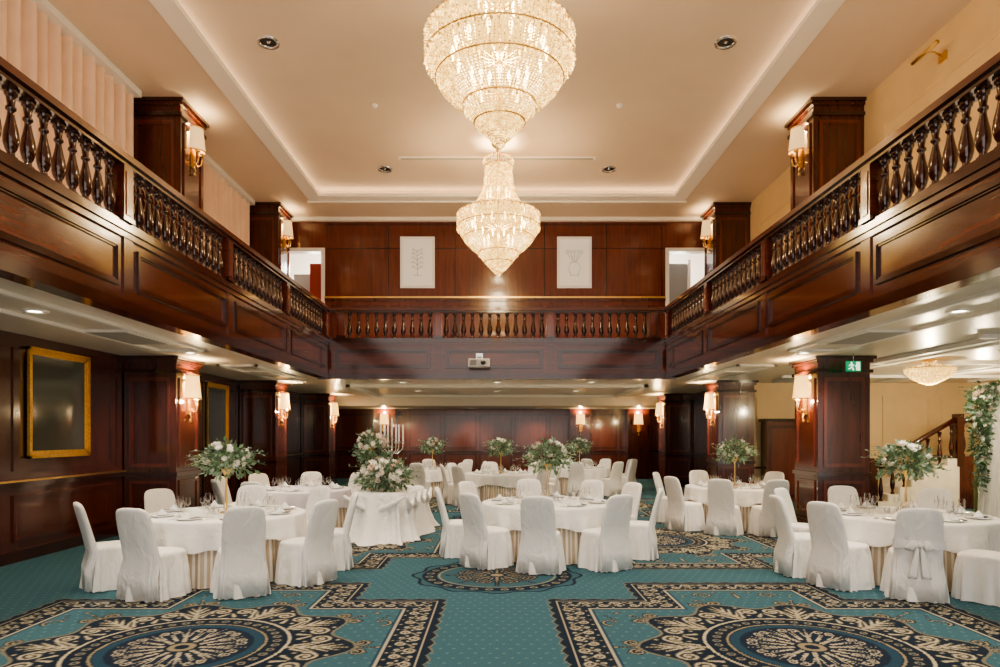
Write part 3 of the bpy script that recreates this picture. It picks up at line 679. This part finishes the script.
sets=settings_mesh(.98); gl=glasses_mesh(.98); sets2=settings_mesh(.88,8,.3); gl2=glasses_mesh(.88,8,.3)
def table(c,mesh,rot,cp,big=True):
    inst('banquet_table',mesh,(c[0],c[1],0),rot)
    inst('place_settings',sets if big else sets2,(c[0],c[1],.762),rot); inst('wine_glasses',gl if big else gl2,(c[0],c[1],.762),rot)
    if cp is not None: inst('flower_centrepiece',cps[cp],(c[0],c[1],.762),rot*2)
T1=(-3.45,8.5);T2=(.75,9.9);T3=(5.12,8.35);T4=(4.6,12.9);T5=(-3.6,12.3);T6=(-1.9,19.6);T7=(.1,17.4);T8=(2.5,20.2)
table(T1,tm,.2,0);table(T2,tm,.9,1);table(T3,tm,.5,2);table(T4,ts,1.2,0,False);table(T5,tl,.1,None,False)
table(T6,ts,.2,1,False);table(T7,ts,.7,2,False);table(T8,ts,.4,0,False)
ring_chairs(T1,(-61,-102,-143,-24,14,146,100,58),1.26)
ring_chairs(T2,(-98,-59,-133,-172,-14,140,98,58,28),1.28)
ring_chairs(T3,(-118,-152,178,130,90,45),1.26,(-118,))
chair(5.22,7.08,math.radians(125))
ring_chairs(T4,(-155,-118,-82,40,150,100),1.2)
ring_chairs(T5,(180,-145,-105,140,60,100),1.17)
for T in (T6,T7,T8): ring_chairs(T,(-135,-170,-45,-5,150,100,50) if T is T7 else (-100,-145,-50,-5,150,100,50),1.2)
ring_chairs((3.6,22.5),(-120,-60,180),1.1)
# ---------------------------------------------------------------- draped head table
m=MB(); n=160
def sup(a,b_,t,p): c,s=math.cos(t),math.sin(t); return a*math.copysign(abs(c)**p,c),b_*math.copysign(abs(s)**p,s)
R=[]
for z,k,am in ((.79,.02,0),(.79,.5,0),(.79,.97,0),(.775,1.0,.0),(.7,1.02,.012),(.5,1.06,.05),(.3,1.12,.07),(.12,1.22,.09),(.03,1.32,.10),(.006,1.36,.11)):
    r=[]
    for j in range(n):
        t=2*PI*j/n; x,y=sup(.50,.95,t,.6); f=k+am*(math.sin(11*t)+.5*math.sin(19*t+1)+.45*math.sin(31*t)); r.append((x*f,y*f,z))
    R.append(r)
m.rings(R,TULLE,True)
for sgn in (-1,1):
    for j in range(4):
        y0=-.9+j*.45; m.tube([(sgn*.53,y0+.45*t,.74-.18*math.sin(PI*t)) for t in [i/8 for i in range(9)]],[.025+.03*math.sin(PI*i/8) for i in range(9)],TULLE,8)
m.tube([(-.5+t,-.97,.74-.22*math.sin(PI*t)) for t in [i/8 for i in range(9)]],[.025+.03*math.sin(PI*i/8) for i in range(9)],TULLE,8)
m.obj('draped_head_table',(-1.9,11.9,0),-.12)
m=MB(); foliage(m,(0,0,.31),(.46,.62,.28),850,70,11,.2,.058,.085); foliage(m,(.12,-.4,.26),(.40,.3,.22),420,34,12,.1,.055,.085); foliage(m,(-.22,.1,.82),(.30,.30,.24),420,26,13,.6,.055,.085)
m.lathe([(.06,0),(.05,.02),(.012,.05),(.012,.68),(.05,.72)],(-.22,.1,0),GOLD,10)
m.obj('floral_arrangement',(-2.0,11.7,.80))
m=MB(); K=1.55
m.lathe([(.09,0),(.085,.02),(.018,.05),(.014,.4),(.026,.43),(.014,.46),(.014,.6*K)],(0,0,0),SILVER,12)
for a in [2*PI*i/6 for i in range(6)]:
    c,s=math.cos(a),math.sin(a); m.tube([(0,0,.42*K),(.1*c,.1*s,.39*K),(.2*c,.2*s,.45*K),(.21*c,.21*s,.52*K)],.010,SILVER); m.lathe([(.014,.54*K),(.014,.74*K),(.002,.75*K)],(.21*c,.21*s,0),NAP,8); m.lathe([(.014,.51*K),(.036,.53*K),(.036,.54*K)],(.21*c,.21*s,0),SILVER,8)
m.lathe([(.014,.6*K),(.014,.82*K),(.002,.83*K)],(0,0,0),NAP,8)
m.obj('candelabra',(-1.98,12.56,.792))
# ---------------------------------------------------------------- right bay
m=MB()
for x in (0,1.6):
    m.tube([(x,0,0),(x,0,2.6)],.03,GOLD,8)
m.tube([(0,0,2.6),(1.6,0,2.6)],.03,GOLD,8)
R=[]
for z,x0,x1 in ((2.58,.04,1.56),(2.1,.06,1.5),(1.6,.08,1.3),(1.1,.10,1.12),(.5,.04,1.2),(.02,-.02,1.3)):
    R.append([(x0+(x1-x0)*i/120,.055*math.sin(i*.62)+.02*math.sin(i*.21),z) for i in range(121)])
m.rings(R,DRAPE,True,closed=False)
foliage(m,(.0,-.1,2.3),(.22,.16,.36),420,20,21,.2,.05,.085); foliage(m,(.02,-.1,1.7),(.16,.12,.5),330,12,22,.2,.05,.085); foliage(m,(.5,-.08,2.58),(.6,.16,.15),350,14,23,.2,.05,.085); foliage(m,(.04,-.1,1.1),(.09,.08,.35),120,4,24,.1,.04,.08)
m.obj('floral_arch',(8.62,12.0,0))
m=MB()
for i in range(7): m.box(9.0+i*.28,9.0+(i+1)*.28,15.8,17.0,0,.17*(i+1),STONE)
m.box(10.96,12.2,15.8,17.0,0,1.25,WOOD)
for i in range(7):
    x=9.14+i*.28; m.lathe([(r*1.0,z*1.35) for r,z in bal],(x,15.88,.17*(i+1)),WOODD,8)
for i in range(5):
    x=11.1+i*.24; m.lathe([(r*1.0,z*1.35) for r,z in bal],(x,15.88,1.25),WOODD,8)
m.tube([(9.0,15.88,1.0),(10.96,15.88,2.15)],.06,WOODD,8); m.tube([(10.96,15.88,2.1),(12.2,15.88,2.1)],.06,WOODD,8); m.box(8.84,9.02,15.78,15.98,0,1.2,WOODD); m.box(10.9,11.06,15.78,15.98,1.0,2.25,WOODD)
m.obj('staircase')
m=MB(); m.box(7.1,8.0,17.55,17.95,0,2.1,WOODR); m.frame('y',17.55,7.15,7.95,.1,2.0,WOOD,.05,-.02); m.box(7.05,8.05,17.5,17.97,2.1,2.18,WOODD); m.obj('wooden_cabinet')
plight((10.5,14.4,2.5),70,(1,.82,.56),.1); plight((10.5,9,2.5),50,(1,.82,.56),.1)  # added fill lights without fixtures, brighten the right bay
plight((-5.3,UY+1.2,6.6),60,(1,.97,.92),.2); plight((5.3,UY+1.2,6.6),60,(1,.97,.92),.2)
# ---------------------------------------------------------------- world & camera
w=bpy.data.worlds.new('World'); bpy.context.scene.world=w; w.use_nodes=True
w.node_tree.nodes['Background'].inputs[0].default_value=(1,.94,.87,1); w.node_tree.nodes['Background'].inputs[1].default_value=1.15
cam=bpy.data.cameras.new('camera'); co=bpy.data.objects.new('camera',cam); bpy.context.scene.collection.objects.link(co)
co.location=(0,0,1.75); co.rotation_euler=(PI/2,0,0); cam.lens=24; cam.sensor_width=36; cam.shift_x=.003; cam.shift_y=.1015; cam.clip_start=.05
bpy.context.scene.camera=co
bpy.context.scene.view_settings.view_transform='AgX'
try: bpy.context.scene.view_settings.look='AgX - Medium High Contrast'
except Exception: pass
bpy.context.scene.view_settings.exposure=.8
